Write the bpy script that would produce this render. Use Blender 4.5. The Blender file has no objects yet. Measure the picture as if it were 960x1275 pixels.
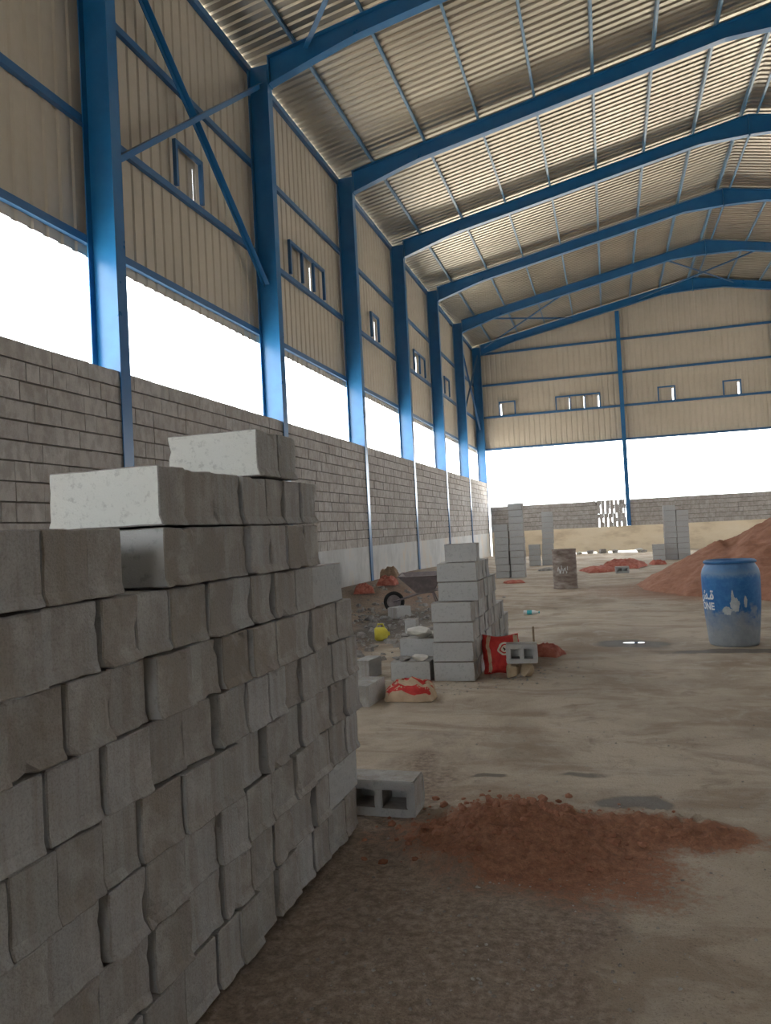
import bpy, bmesh, math, random
from mathutils import Vector, Matrix, noise
random.seed(7)
S = bpy.context.scene
COL = S.collection
R = random.random
def U(a, b): return a + (b - a) * random.random()

# ------------------------------------------------------------------ camera, sky, sun, exposure
F_PX = 964.0
def cam_ray(px, py): return Vector(((px - 480) / F_PX, -(py - 637.5) / F_PX, -1.0))
Yc = cam_ray(758, 648).normalized()
Xc = -cam_ray(-2870, 834); Xc = (Xc - Xc.dot(Yc) * Yc).normalized()
Zc = Xc.cross(Yc)
cam_d = bpy.data.cameras.new('camera'); cam_d.sensor_fit = 'HORIZONTAL'; cam_d.sensor_width = 36
cam_d.lens = 36 * F_PX / 960; cam_d.clip_start = 0.05; cam_d.clip_end = 500
cam = bpy.data.objects.new('camera', cam_d); COL.objects.link(cam)
M3 = Matrix((Xc, Yc, Zc))
cam.matrix_world = Matrix.Translation((0, 0, 1.5)) @ M3.to_4x4()
S.camera = cam
w = bpy.data.worlds.new('sky'); S.world = w; w.use_nodes = True
bg = w.node_tree.nodes['Background']; bg.inputs[0].default_value = (0.93, 0.97, 1.0, 1); bg.inputs[1].default_value = 4.5
sun_d = bpy.data.lights.new('sun', 'SUN'); sun_d.energy = 22; sun_d.angle = math.radians(2); sun_d.color = (1.0, .95, .86)
sun = bpy.data.objects.new('sun', sun_d); COL.objects.link(sun); sun.rotation_euler = (math.radians(33), 0, math.radians(4))
S.view_settings.view_transform = 'Standard'; S.view_settings.look = 'None'
S.view_settings.gamma = 1.0; S.view_settings.exposure = 0.9
S.view_settings.use_curve_mapping = False
S.cycles.max_bounces = 8; S.cycles.diffuse_bounces = 6; S.cycles.glossy_bounces = 3
S.cycles.use_denoising = True
S.cycles.sample_clamp_indirect = 8

# ------------------------------------------------------------------ helpers
class MB:
    def __init__(s): s.v = []; s.f = []; s.t = []
    def quad(s, *p, tint=0):
        n = len(s.v); s.v += [tuple(q) for q in p]; s.f.append(tuple(range(n, n + len(p)))); s.t.append(tint)
    def box(s, a, b, tint=0, M=None):
        x0, y0, z0 = a; x1, y1, z1 = b; n = len(s.v)
        vs = [(x0,y0,z0),(x1,y0,z0),(x1,y1,z0),(x0,y1,z0),(x0,y0,z1),(x1,y0,z1),(x1,y1,z1),(x0,y1,z1)]
        if M: vs = [tuple(M @ Vector(q)) for q in vs]
        s.v += vs
        for f in ((0,3,2,1),(4,5,6,7),(0,1,5,4),(1,2,6,5),(2,3,7,6),(3,0,4,7)):
            s.f.append(tuple(n + i for i in f)); s.t.append(tint)
    def bar(s, p, q, wd, dp, up=(0,0,1)):     # rectangular bar from p to q
        p = Vector(p); q = Vector(q); d = (q - p).normalized(); up = Vector(up)
        a = d.cross(up).normalized(); b = a.cross(d).normalized(); n = len(s.v)
        for e in (p, q):
            for i, j in ((-1,-1),(1,-1),(1,1),(-1,1)): s.v.append(tuple(e + a*i*wd/2 + b*j*dp/2))
        for f in ((0,1,2,3),(7,6,5,4),(0,4,5,1),(1,5,6,2),(2,6,7,3),(3,7,4,0)):
            s.f.append(tuple(n + i for i in f)); s.t.append(0)
    def angle(s, p, q, leg, th, up=(0,0,1)):  # L section
        p = Vector(p); q = Vector(q); d = (q - p).normalized(); up = Vector(up)
        a = d.cross(up).normalized(); b = a.cross(d).normalized()
        s.bar(p + a*(leg/2), q + a*(leg/2), leg, th, up)
        s.bar(p + b*(leg/2), q + b*(leg/2), th, leg, up)
    def prism(s, pts, y0, y1):                 # polygon in x,z extruded along y
        n = len(s.v); m = len(pts)
        s.v += [(x, y0, z) for x, z in pts] + [(x, y1, z) for x, z in pts]
        s.f.append(tuple(n + i for i in range(m))); s.f.append(tuple(n + m + i for i in reversed(range(m))))
        for i in range(m):
            j = (i + 1) % m; s.f.append((n+j, n+i, n+m+i, n+m+j))
        s.t += [0] * (m + 2)
    def lathe(s, prof, seg=32):
        n = len(s.v)
        for r, z in prof:
            for k in range(seg): a = 2*math.pi*k/seg; s.v.append((r*math.cos(a), r*math.sin(a), z))
        for i in range(len(prof) - 1):
            for k in range(seg):
                k2 = (k+1) % seg
                s.f.append((n+i*seg+k, n+i*seg+k2, n+(i+1)*seg+k2, n+(i+1)*seg+k)); s.t.append(0)
    def tube(s, pts, r, seg=8, cap=True):
        n = len(s.v); P = [Vector(p) for p in pts]
        for i, p in enumerate(P):
            d = (P[min(i+1, len(P)-1)] - P[max(i-1, 0)]).normalized()
            a = d.cross(Vector((0,0,1)) if abs(d.z) < .9 else Vector((1,0,0))).normalized(); b = d.cross(a)
            for k in range(seg):
                t = 2*math.pi*k/seg; s.v.append(tuple(p + (a*math.cos(t) + b*math.sin(t))*r))
        for i in range(len(P)-1):
            for k in range(seg):
                k2 = (k+1) % seg; s.f.append((n+i*seg+k, n+(i+1)*seg+k, n+(i+1)*seg+k2, n+i*seg+k2)); s.t.append(0)
        if cap:
            s.f.append(tuple(n+k for k in range(seg))); s.f.append(tuple(n+(len(P)-1)*seg+k for k in reversed(range(seg)))); s.t += [0, 0]
    def mesh(s, name, mat, smooth=False, recalc=True):
        me = bpy.data.meshes.new(name); me.from_pydata(s.v, [], s.f); me.materials.append(mat)
        if any(s.t):
            at = me.attributes.new('tint', 'FLOAT', 'FACE'); at.data.foreach_set('value', s.t)
        if recalc:
            bm = bmesh.new(); bm.from_mesh(me); bmesh.ops.recalc_face_normals(bm, faces=bm.faces); bm.to_mesh(me); bm.free()
        if smooth:
            me.shade_smooth()
        me.update(); return me
    def obj(s, name, mat, parent=None, smooth=False, recalc=True, loc=None):
        o = bpy.data.objects.new(name, s.mesh(name, mat, smooth, recalc)); COL.objects.link(o)
        if loc: o.location = loc
        if parent: o.parent = parent
        return o
def tag(o, label=None, cat=None, group=None, kind=None):
    if label: o['label'] = label
    if cat: o['category'] = cat
    if group: o['group'] = group
    if kind: o['kind'] = kind
    return o
def empty(name, loc=(0,0,0), rz=0, **k):
    o = bpy.data.objects.new(name, None); COL.objects.link(o); o.location = loc; o.rotation_euler = (0,0,rz); o.empty_display_size = .1
    return tag(o, **k)
def rot(o, x=0, y=0, z=0): o.rotation_euler = (x, y, z); return o
ORD = 'zeroth first second third fourth fifth sixth seventh eighth ninth tenth eleventh twelfth thirteenth fourteenth fifteenth sixteenth seventeenth eighteenth nineteenth twentieth'.split()

# ------------------------------------------------------------------ materials
class NT:
    def __init__(s, name):
        s.m = bpy.data.materials.new(name); s.m.use_nodes = True; s.t = s.m.node_tree
        s.b = s.t.nodes['Principled BSDF']; s.tc = s.t.nodes.new('ShaderNodeTexCoord')
    def n(s, typ, **k):
        nd = s.t.nodes.new(typ)
        for a, b in k.items():
            if a.startswith('i_'): nd.inputs[a[2:].replace('_', ' ')].default_value = b
            else: setattr(nd, a, b)
        return nd
    def l(s, a, b): s.t.links.new(a, b)
    def coord(s, scale=(1,1,1), kind='Object', loc=(0,0,0)):
        mp = s.n('ShaderNodeMapping'); mp.inputs['Scale'].default_value = scale; mp.inputs['Location'].default_value = loc
        s.l(s.tc.outputs[kind], mp.inputs[0]); return mp.outputs[0]
    def noise(s, scale=5, detail=5, rough=.6, vec=None, dist=0):
        nd = s.n('ShaderNodeTexNoise'); nd.inputs['Scale'].default_value = scale; nd.inputs['Detail'].default_value = detail
        nd.inputs['Roughness'].default_value = rough; nd.inputs['Distortion'].default_value = dist
        s.l(vec if vec else s.tc.outputs['Object'], nd.inputs['Vector']); return nd.outputs['Fac']
    def ramp(s, fac, stops):
        nd = s.n('ShaderNodeValToRGB'); cr = nd.color_ramp
        while len(cr.elements) < len(stops): cr.elements.new(.5)
        for e, (p, c) in zip(cr.elements, stops):
            e.position = p; e.color = (c if len(c) == 4 else (*c, 1)) if isinstance(c, tuple) else (c, c, c, 1)
        s.l(fac, nd.inputs[0]); return nd.outputs[0]
    def mix(s, fac, a, b, mode='MIX'):
        nd = s.n('ShaderNodeMix', data_type='RGBA', blend_type=mode)
        for sock, v in ((nd.inputs['Factor'], fac), (nd.inputs[6], a), (nd.inputs[7], b)):
            if isinstance(v, (int, float)): sock.default_value = v
            elif isinstance(v, tuple): sock.default_value = (*v, 1)
            else: s.l(v, sock)
        return nd.outputs[2]
    def math(s, op, a, b=0.0, c=None):
        nd = s.n('ShaderNodeMath', operation=op)
        for i, v in enumerate((a, b) if c is None else (a, b, c)):
            if isinstance(v, (int, float)): nd.inputs[i].default_value = v
            else: s.l(v, nd.inputs[i])
        return nd.outputs[0]
    def bump(s, h, strength=.3, dist=.01):
        nd = s.n('ShaderNodeBump'); nd.inputs['Strength'].default_value = strength; nd.inputs['Distance'].default_value = dist
        s.l(h, nd.inputs['Height']); s.l(nd.outputs[0], s.b.inputs['Normal'])
    def out(s, col, rough=.9, metal=0, spec=.3):
        if isinstance(col, tuple): s.b.inputs['Base Color'].default_value = (*col, 1)
        else: s.l(col, s.b.inputs['Base Color'])
        if isinstance(rough, (int, float)): s.b.inputs['Roughness'].default_value = rough
        else: s.l(rough, s.b.inputs['Roughness'])
        s.b.inputs['Metallic'].default_value = metal; s.b.inputs['Specular IOR Level'].default_value = spec
        return s.m

def m_paint(name, c, c2, rough=.35):
    t = NT(name); n = t.noise(3, 4, .6); n2 = t.noise(60, 3, .6)
    col = t.mix(t.ramp(n, [(.35, 0.0), (.7, 1.0)]), c, c2); t.bump(n2, .08, .002)
    return t.out(col, t.math('ADD', t.math('MULTIPLY', n, .15), rough - .07), 0, .5)
BLUE = m_paint('blue_steel_paint', (.007, .095, .25), (.013, .12, .30), .30)
PURLIN = m_paint('purlin_paint', (.07, .17, .30), (.12, .22, .34), .3)
BLUETHIN = m_paint('girt_paint', (.018, .09, .22), (.03, .115, .26), .4)

def m_clad(name, c1, c2, metal, rough):
    t = NT(name); n = t.noise(.6, 4, .6); n2 = t.noise(8, 4, .6)
    col = t.mix(t.ramp(n, [(.3, 0.0), (.7, 1.0)]), c1, c2)
    col = t.mix(t.math('MULTIPLY', n2, .25), col, (c1[0]*.6, c1[1]*.6, c1[2]*.6))
    t.bump(n2, .05, .005)
    return t.out(col, t.math('ADD', t.math('MULTIPLY', n2, .2), rough - .1), metal, .4)
CLAD = m_clad('beige_sheet', (.40, .365, .31), (.46, .42, .36), .05, .5)
ROOF = m_clad('galvanised_roof_sheet', (.37, .345, .295), (.49, .455, .39), .85, .33)

def m_block(name, stack, PALEC=(.46,.465,.46)):
    t = NT(name)
    oi = t.n('ShaderNodeObjectInfo'); at = t.n('ShaderNodeAttribute', attribute_name='tint')
    rnd = oi.outputs['Random'] if stack else at.outputs['Fac']
    base = t.ramp(rnd, [(0.0, (.33, .322, .305)), (.25, (.43, .425, .41)), (.5, (.34, .31, .28)), (.75, (.45, .45, .445)), (1.0, (.27, .24, .21))]
                  if stack else [(0.0, (.43, .39, .36)), (.35, (.51, .475, .445)), (.6, (.45, .41, .375)), (.85, (.53, .50, .475)), (1.0, (.40, .36, .325))])
    # vector offset per block
    off = t.n('ShaderNodeVectorMath', operation='ADD'); t.l(t.tc.outputs['Object'], off.inputs[0])
    cmb = t.n('ShaderNodeCombineXYZ')
    for i in range(3): t.l(t.math('MULTIPLY', rnd, 37.0 + i*11), cmb.inputs[i])
    t.l(cmb.outputs[0], off.inputs[1]); v = off.outputs[0]
    mp = t.n('ShaderNodeMapping'); mp.inputs['Scale'].default_value = (8, 13, .5) if stack else (5, 6, 3.5); t.l(v, mp.inputs[0])
    st = t.noise(1.6, 4, .6, mp.outputs[0])
    col = t.mix(t.ramp(st, [(.40, .5), (.58, 0.0)]), base, (.30, .26, .215) if stack else (.25, .225, .19))
    big = t.noise(7, 4, .6, v)
    col = t.mix(t.ramp(big, [(.5, 0.0), (.75, .55)]), col, (.58, .575, .56) if stack else (.43, .42, .40))
    fine = t.noise(150, 3, .7, v); mid = t.noise(38, 5, .7, v)
    col = t.mix(t.ramp(fine, [(.3, .35), (.55, 0.0)]), col, (.13, .12, .11))
    if stack:      # long side is coloured paler than the ends
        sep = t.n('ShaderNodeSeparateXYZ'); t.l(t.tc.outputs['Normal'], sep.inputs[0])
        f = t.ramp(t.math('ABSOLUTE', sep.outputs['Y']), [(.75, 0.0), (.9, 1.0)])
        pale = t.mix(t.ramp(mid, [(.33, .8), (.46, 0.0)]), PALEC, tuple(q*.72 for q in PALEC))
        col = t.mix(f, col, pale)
    h = t.math('ADD', t.math('MULTIPLY', fine, .5), mid)
    t.bump(h, .55, .006)
    return t.out(col, .95, 0, .15)
BLOCK = m_block('concrete_block_stacked', True)
BLOCKW = m_block('concrete_block_wall', False)
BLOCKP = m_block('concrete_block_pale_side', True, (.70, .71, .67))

def m_simple(name, stops, scale=6, rough=.9, bs=.3, bscale=40, spec=.2, metal=0, dist=.01, stretch=(1,1,1)):
    t = NT(name); v = t.coord(stretch)
    n = t.noise(scale, 6, .65, v); t.bump(t.noise(bscale, 5, .65), bs, dist)
    return t.out(t.ramp(n, stops), rough, metal, spec)
DADO = m_simple('concrete_plinth', [(.3, (.42, .42, .41)), (.5, (.56, .56, .55)), (.62, (.60, .53, .45)), (.75, (.64, .64, .63))], 1.2, stretch=(1,1,.6))
DADOC = m_simple('cream_plaster_plinth', [(.3, (.60, .48, .33)), (.5, (.80, .68, .50)), (.75, (.86, .76, .60))], 1.3, stretch=(.5,1,1.5))
MORTAR = m_simple('mortar_core', [(.3, (.12, .105, .09)), (.7, (.17, .15, .13))], 8)
SAND = m_simple('red_sand', [(.3, (.28, .135, .09)), (.5, (.37, .185, .125)), (.7, (.44, .24, .165))], 5, bs=.5, bscale=22, dist=.03)
CLOD = m_simple('red_soil', [(.3, (.20, .085, .05)), (.5, (.32, .145, .09)), (.7, (.40, .20, .13))], 9, bs=.7, bscale=60, dist=.015)
GRAVEL = m_simple('gravel', [(.3, (.16, .13, .11)), (.5, (.30, .27, .24)), (.7, (.50, .47, .43))], 3)
RUBBLE = m_simple('rubble_grey', [(.3, (.18, .165, .15)), (.5, (.30, .28, .26)), (.7, (.42, .40, .37))], 7, bs=.6)
PALE = m_simple('pale_broken_concrete', [(.3, (.45, .43, .38)), (.7, (.66, .64, .58))], 7, bs=.6)
OCHRE = m_simple('ochre_stone', [(.3, (.35, .27, .18)), (.7, (.50, .41, .29))], 9, bs=.4)
RUST = m_simple('rusty_drum_steel', [(.3, (.16, .12, .10)), (.5, (.27, .22, .19)), (.7, (.36, .33, .30))], 5, rough=.7, stretch=(1,1,3))
GREYMETAL = m_simple('worn_grey_metal', [(.3, (.15, .13, .13)), (.6, (.24, .20, .20)), (.8, (.32, .30, .30))], 9, rough=.5, spec=.5)
RUBBER = m_simple('black_rubber', [(.3, (.02, .02, .02)), (.7, (.04, .04, .04))], 9, rough=.8)
YELLOW = m_simple('yellow_plastic', [(.3, (.55, .47, .05)), (.7, (.72, .64, .12))], 5, rough=.6)
WHITEP = m_simple('white_plastic', [(.3, (.68, .70, .70)), (.7, (.8, .82, .82))], 5, rough=.5)
TEAL = m_simple('teal_plastic', [(.3, (.05, .35, .40)), (.7, (.08, .45, .50))], 5, rough=.5)
REDP = m_simple('red_print', [(.3, (.46, .03, .03)), (.7, (.62, .06, .05))], 14, rough=.6)
REDF = m_simple('faded_red_sacking', [(.3, (.30, .07, .05)), (.55, (.45, .16, .12)), (.8, (.55, .32, .24))], 12, rough=.8)
TANP = m_simple('tan_paper', [(.3, (.46, .33, .22)), (.7, (.62, .48, .34))], 12, rough=.75)
BROWNS = m_simple('brown_sacking', [(.3, (.22, .15, .10)), (.7, (.36, .26, .18))], 12, rough=.85)
WHITEPR = m_simple('cream_print', [(.3, (.70, .64, .52)), (.7, (.80, .74, .62))], 14, rough=.7)
BLACKPR = m_simple('dark_print', [(.3, (.03, .03, .03)), (.7, (.06, .05, .05))], 14, rough=.7)
CANL = m_simple('lettering_white', [(.3, (.62, .66, .68)), (.6, (.78, .80, .80))], 20, rough=.7)

def m_barrel():
    t = NT('blue_barrel_plastic'); v = t.coord((1,1,1))
    sep = t.n('ShaderNodeSeparateXYZ'); t.l(t.tc.outputs['Object'], sep.inputs[0])
    n = t.noise(5, 6, .65); n2 = t.noise(16, 5, .7)
    low = t.math('ADD', t.math('MULTIPLY', sep.outputs['Z'], -1.9), t.math('ADD', t.math('MULTIPLY', n, 1.5), t.math('MULTIPLY', n2, .35)))
    f = t.ramp(low, [(.02, 0.0), (.22, .7), (.6, 1.0)])
    top = t.ramp(t.math('ADD', sep.outputs['Z'], t.math('MULTIPLY', n2, .1)), [(.84, 0.0), (.9, .5), (.95, .25)])
    blue = t.mix(t.ramp(n2, [(.4, 0.0), (.7, 1.0)]), (.02, .125, .34), (.045, .19, .42))
    col = t.mix(t.math('MULTIPLY', f, .85), blue, t.mix(n2, (.20, .22, .23), (.38, .38, .35)))
    col = t.mix(top, col, (.25, .32, .36))
    t.bump(n2, .15, .01)
    return t.out(col, .55, 0, .4)
BARREL = m_barrel()

def m_floor():
    t = NT('packed_earth_floor')
    at = t.n('ShaderNodeVertexColor', layer_name='soil')
    sp = t.n('ShaderNodeSeparateColor'); t.l(at.outputs['Color'], sp.inputs[0])
    P = t.tc.outputs['Object']
    n1 = t.noise(.55, 8, .62, None, .5); n2 = t.noise(3.2, 8, .68, None, .6); n3 = t.noise(26, 6, .72); n4 = t.noise(120, 4, .7)
    vs = t.coord((.7, 1.7, 1)); ns = t.noise(1.2, 7, .68, vs, .8)
    col = t.ramp(n1, [(.3, (.27, .21, .155)), (.43, (.39, .32, .245)), (.56, (.52, .44, .345)), (.7, (.44, .385, .315))])
    col = t.mix(t.ramp(ns, [(.40, .65), (.52, 0.0)]), col, (.29, .215, .155))
    col = t.mix(t.ramp(n2, [(.52, 0.0), (.70, .7)]), col, (.54, .48, .40))
    col = t.mix(t.ramp(n2, [(.30, .6), (.42, 0.0)]), col, (.22, .17, .13))
    # brown rough earth close by (G), red soil (R), wet dark patches (B)
    gcol = t.ramp(n3, [(.35, (.15, .11, .085)), (.5, (.27, .205, .16)), (.66, (.44, .35, .28))])
    col = t.mix(t.math('MULTIPLY', t.ramp(t.math('ADD', sp.outputs['Green'], t.math('MULTIPLY', t.math('SUBTRACT', n2, .5), .9)), [(.35, 0.0), (.65, 1.0)]), .8), col, gcol)
    rcol = t.ramp(n3, [(.3, (.17, .065, .035)), (.55, (.32, .135, .075)), (.7, (.42, .20, .12))])
    col = t.mix(t.ramp(t.math('ADD', sp.outputs['Red'], t.math('MULTIPLY', t.math('SUBTRACT', n3, .5), .9)), [(.3, 0.0), (.6, .9)]), col, rcol)
    wet = t.ramp(t.math('ADD', sp.outputs['Blue'], t.math('MULTIPLY', t.math('SUBTRACT', n2, .5), 1.0)), [(.35, 0.0), (.6, 1.0)])
    col = t.mix(t.math('MULTIPLY', wet, .75), col, (.065, .055, .048))
    col = t.mix(t.ramp(n4, [(.32, .5), (.45, 0.0)]), col, (.10, .08, .065))
    col = t.mix(t.ramp(n4, [(.64, 0.0), (.72, .5)]), col, (.55, .50, .43))
    t.bump(t.math('ADD', t.math('MULTIPLY', n3, 1.0), t.math('ADD', t.math('MULTIPLY', n4, .35), t.math('MULTIPLY', n2, .8))), .6, .035)
    return t.out(col, t.math('SUBTRACT', .95, t.math('MULTIPLY', wet, .3)), 0, .2)
FLOOR = m_floor()
WATER = NT('puddle_water').out((.10, .09, .08), .04, 0, .6)

# ------------------------------------------------------------------ building dimensions (metres)
XL, XR = -5.59, 14.09                # inner faces of the side block walls
RX = (XL + XR) / 2                    # ridge
Y0, BAY = 8.19, 4.88
FR = {k: Y0 + BAY * k for k in range(-3, 7)}      # frames, -3 is the rear gable, 6 the far gable
YF, YB = FR[6], FR[-3]
def zr(x):                            # top of rafter
    return 10.46 + .198 * ((x if x < RX else 2*RX - x) + 5.03)
PUR = .12

def wall_noise(x, y, s, z=0): return noise.noise(Vector((x*s, y*s, z)))
def sstep(t): t = max(0, min(1, t)); return t*t*(3-2*t)
def gh(x, y):                         # ground height
    base = .33 * sstep((-x - 3.3) / 2.1) * sstep((y - 9) / 7) * (1 - .8*sstep((y - 21) / 13))
    base += .10 * math.exp(-((x+4.2)**2/.8 + (y-17)**2/3))
    return base
def gn(x, y):
    h = gh(x, y)
    amp = 1 if y < 16 else .7
    h += .030 * wall_noise(x, y, .35, 3) + .016 * wall_noise(x, y, 1.3, 5) * amp
    rough = sstep((4.2 - y) / 2) * sstep((.6 - x) / .8) + .25
    h += rough * (.010 * wall_noise(x, y, 5, 7) + .007 * wall_noise(x, y, 13, 9))
    return h - .0

def steps(segs):
    out = []
    for a, b, st in segs:
        n = max(1, round((b-a)/st)); out += [a + (b-a)*i/n for i in range(n)]
    out.append(segs[-1][1]); return out
def soil(x, y):
    q = wall_noise(x, y, 1.1, 2)*.5 + wall_noise(x, y, 3, 4)*.25
    wx = .16*wall_noise(x, y, 3.1, 21) + .07*wall_noise(x, y, 9, 22); wy = .10*wall_noise(x, y, 2.7, 31) + .05*wall_noise(x, y, 8, 32); x += wx; y += wy
    def blob(cx, cy, rx, ry, k=1.0): return k*math.exp(-(((x-cx)/rx)**2 + ((y-cy)/ry)**2))
    r = blob(-.5, 3.72, .62, .38, 1.05) + blob(.2, 3.88, .5, .15, .7) + blob(-.1, 3.3, .5, .35, .45) + blob(4, 17, 5, 3.2, .8) + blob(-.75, 9.2, .4, .2, .5) + blob(-4.2, 15.5, 1.2, 3, .35)
    g = sstep((3.7 - y + q) / 1.2) * sstep((.25 - x + q*.7) / .6) * 1.0 + .8*sstep((-x-2.6)/.8)*sstep((y-6)/2)*(1-sstep((y-19)/8)) + blob(-1.2, 3.6, .4, 2.5, .8)
    b = blob(.22, 9.9, .45, .35, 1.1) + blob(1.5, 9.35, .9, .13, 1.1) + blob(.05, 4.3, .16, .13, 1.0) + blob(-.85, 4.65, .1, .05, 1.1) + blob(-.25, 4.75, .14, .07, .7) + blob(-.2, 8.9, .9, .1, .35) \
        + blob(-3.3, 12, 1.1, 3.0, .75) + blob(.9, 20.5, 1.6, .3, .5) + blob(.75, 9.2, .5, .12, .5) + blob(.7,4.9,.35,.1,.4)
    return (max(0, min(1, r)), max(0, min(1, g)), max(0, min(1, b)), 1)
xs = steps([(XL, -2.6, .1), (-2.6, 2.6, .03), (2.6, XR, .35)])
ysl = steps([(YB+.05, 1.0, .4), (1.0, 6, .028), (6, 14, .07), (14, YF-.05, .2)])
mb = MB(); nx = len(xs)
for y in ysl:
    for x in xs: mb.v.append((x, y, gn(x, y)))
for j in range(len(ysl)-1):
    for i in range(nx-1): a = j*nx+i; mb.f.append((a, a+1, a+nx+1, a+nx)); 
mb.t = [0]*len(mb.f)
floor = mb.obj('floor', FLOOR, smooth=True, recalc=False); tag(floor, kind='structure')
ca = floor.data.color_attributes.new('soil', 'FLOAT_COLOR', 'POINT')
buf = []
for v in floor.data.vertices: buf += soil(v.co.x, v.co.y)
ca.data.foreach_set('color', buf)

mb = MB(); mb.quad((-150,-150,-.12),(150,-150,-.12),(150,200,-.12),(-150,200,-.12))
OUTG = m_simple('outside_ground', [(.3, (.55, .50, .43)), (.7, (.66, .61, .53))], .2)
tag(mb.obj('ground', OUTG), kind='structure')

# ------------------------------------------------------------------ walls
def block_courses(u0, u1, z0, n, ch, holes=None, seed=0):
    rs = random.Random(seed); out = []
    for c in range(n):
        u = u0; first = True; shorty = rs.random() < .3
        while u < u1 - .01:
            L = .2 if (shorty and rs.random() < .8) or rs.random() < .12 else .4
            if first: L = rs.choice((.2, .3, .4)); first = False
            e = min(u + L, u1)
            if u1 - e < .08: e = u1
            g = rs.choice((.001, .0015, .002, .002, .012))
            if holes and holes((u+e)/2, z0 + (c+.5)*ch, rs):      # loosely laid blocks with gaps between them
                v = u
                while v < e - .05:
                    q = min(v + .2, e); gg = .055 if rs.random() < .33 else .004
                    if True: out.append((v, q - gg, z0 + c*ch - .001, z0 + (c+1)*ch + .001, rs.uniform(-.006, .006), rs.random()))
                    else: out.append((v, q - gg, z0 + c*ch - .001, z0 + (c+1)*ch - .07, 0, rs.random()))
                    v = q
            else:
                out.append((u + g/2, e - g/2, z0 + c*ch + .002, z0 + (c+1)*ch - rs.uniform(.012, .02), rs.uniform(-.006, .006), rs.random()))
            u = e
    return out
def wall_side(name, x_in, sgn, zt_dado=1.17, n=12, ch=.204):
    # x_in inner face; sgn -1: wall body lies toward -x
    mb = MB()
    for k in range(-3, 6):
        a, b = FR[k] + .012, FR[k+1] - .012
        for u0, u1, z0, z1, j, t in block_courses(a, b, zt_dado, n, ch, seed=k+40+int(sgn*5)):
            xa, xb = sorted((x_in + j, x_in + sgn*.19))
            mb.box((xa, u0, z0), (xb, u1, z1), .02 + .96*t)
    o = mb.obj(name, BLOCKW); tag(o, kind='structure')
    mc = MB(); dd = MB()
    for k in range(-3, 6):
        a, b = FR[k] + .012, FR[k+1] - .012
        xa, xb = sorted((x_in + sgn*.03, x_in + sgn*.17)); mc.box((xa, a+.005, zt_dado-.02), (xb, b-.005, zt_dado + n*ch - .03))
        xa, xb = sorted((x_in + sgn*.0, x_in + sgn*.2)); dd.box((xa, a, -.2), (xb, b, zt_dado + .001))
    mc.obj(name + '_mortar', MORTAR, o); dd.obj(name + '_plinth', DADO, o)
wall_side('wall_left', XL, -1)
wall_side('wall_right', XR, 1)

POSTX = [.90, 7.60]
def gholes(u, z, rs):
    d = (u - .25)/.75
    return abs(d) < 1 and 1.2 < z < 2.45
def wall_gable(name, y_in, sgn, mats, slots, holes):
    mb = MB(); segs = [(XL+.0, POSTX[0]-.092), (POSTX[0]+.092, POSTX[1]-.092), (POSTX[1]+.092, XR)]
    if sgn > 0: segs[0] = (XL+.09, segs[0][1])
    mc = MB(); dd = MB()
    for si, (a, b) in enumerate(segs):
        hz = holes if (holes and si < 2) else None
        for u0, u1, z0, z1, j, t in block_courses(a, b, 1.21, 6, .206, hz, seed=70+si):
            ya, yb = sorted((y_in + j, y_in + sgn*.19)); mb.box((u0, ya, z0), (u1, yb, z1), .02+.96*t)
        ya, yb = sorted((y_in + sgn*.05, y_in + sgn*.15))
        if hz: 
            if si == 0: mc.box((a, ya, 1.2), (-.47, yb, 2.40))
            else: mc.box((POSTX[0]+.092, ya, 1.2), (b, yb, 2.40))
        else: mc.box((a, ya, 1.2), (b, yb, 2.40))
        ya, yb = sorted((y_in, y_in + sgn*.2))
        zb = .075 if slots else -.2
        if si == 0: dd.box((a, ya, zb), (XR, yb, 1.211))
    if slots:                      # packing under the plinth beam, with gaps that show daylight
        for a, b in ((XL+.09, -4.2), (-4.0, -2.35), (-.62, -.1), (1.25, XR)):
            ya, yb = sorted((y_in+.01, y_in + sgn*.19)); dd.box((a, ya, -.2), (b, yb, .075))
    o = mb.obj(name, BLOCKW); tag(o, kind='structure')
    mc.obj(name + '_mortar', MORTAR, o); dd.obj(name + '_plinth', mats, o)
wall_gable('wall_far', YF + .14, 1, DADOC, True, gholes)
wall_gable('wall_back', YB - .14, -1, DADO, False, None)

# profiled wall sheets
def profile(u0, u1, pitch, d, flat=.56, rise=.10):
    pts = []; u = u0
    while u < u1:
        for f, h in ((0, 0), (flat, 0), (flat+rise, d), (1-rise, d)):
            if u + f*pitch < u1: pts.append((u + f*pitch, h))
        u += pitch
    pts.append((u1, 0)); return pts
SLZ = (6.86, 7.42)
def clad_mesh(u0, u1, z0, ztop, place, slits=(), pitch=.25, d=.02):
    mb = MB(); P = profile(u0, u1, pitch, d)
    cuts = sorted(set([q for s in slits for q in s]))
    for (a, ha), (b, hb) in zip(P, P[1:]):
        xs_ = [a] + [c for c in cuts if a < c < b] + [b]
        for c, e in zip(xs_, xs_[1:]):
            hc = ha + (hb-ha)*(c-a)/(b-a); he = ha + (hb-ha)*(e-a)/(b-a); m = (c+e)/2
            bands = [(z0, SLZ[0]), (SLZ[1], None)] if any(s0 <= m <= s1 for s0, s1 in slits) else [(z0, None)]
            for lo, hi in bands:
                mb.quad(place(c, hc, lo), place(e, he, lo), place(e, he, hi or ztop(e)), place(c, hc, hi or ztop(c)))
    return mb
WL = [(10.22, 10.98, ()), (14.55, 16.5, (15.2, 15.85)), (20.17, 20.87, ()), (25.0, 26.6, (25.8,)), (30.0, 30.95, ())]
slL = [(10.905, 10.93), (15.93, 15.96), (20.80, 20.82), (25.72, 25.74)]
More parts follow.
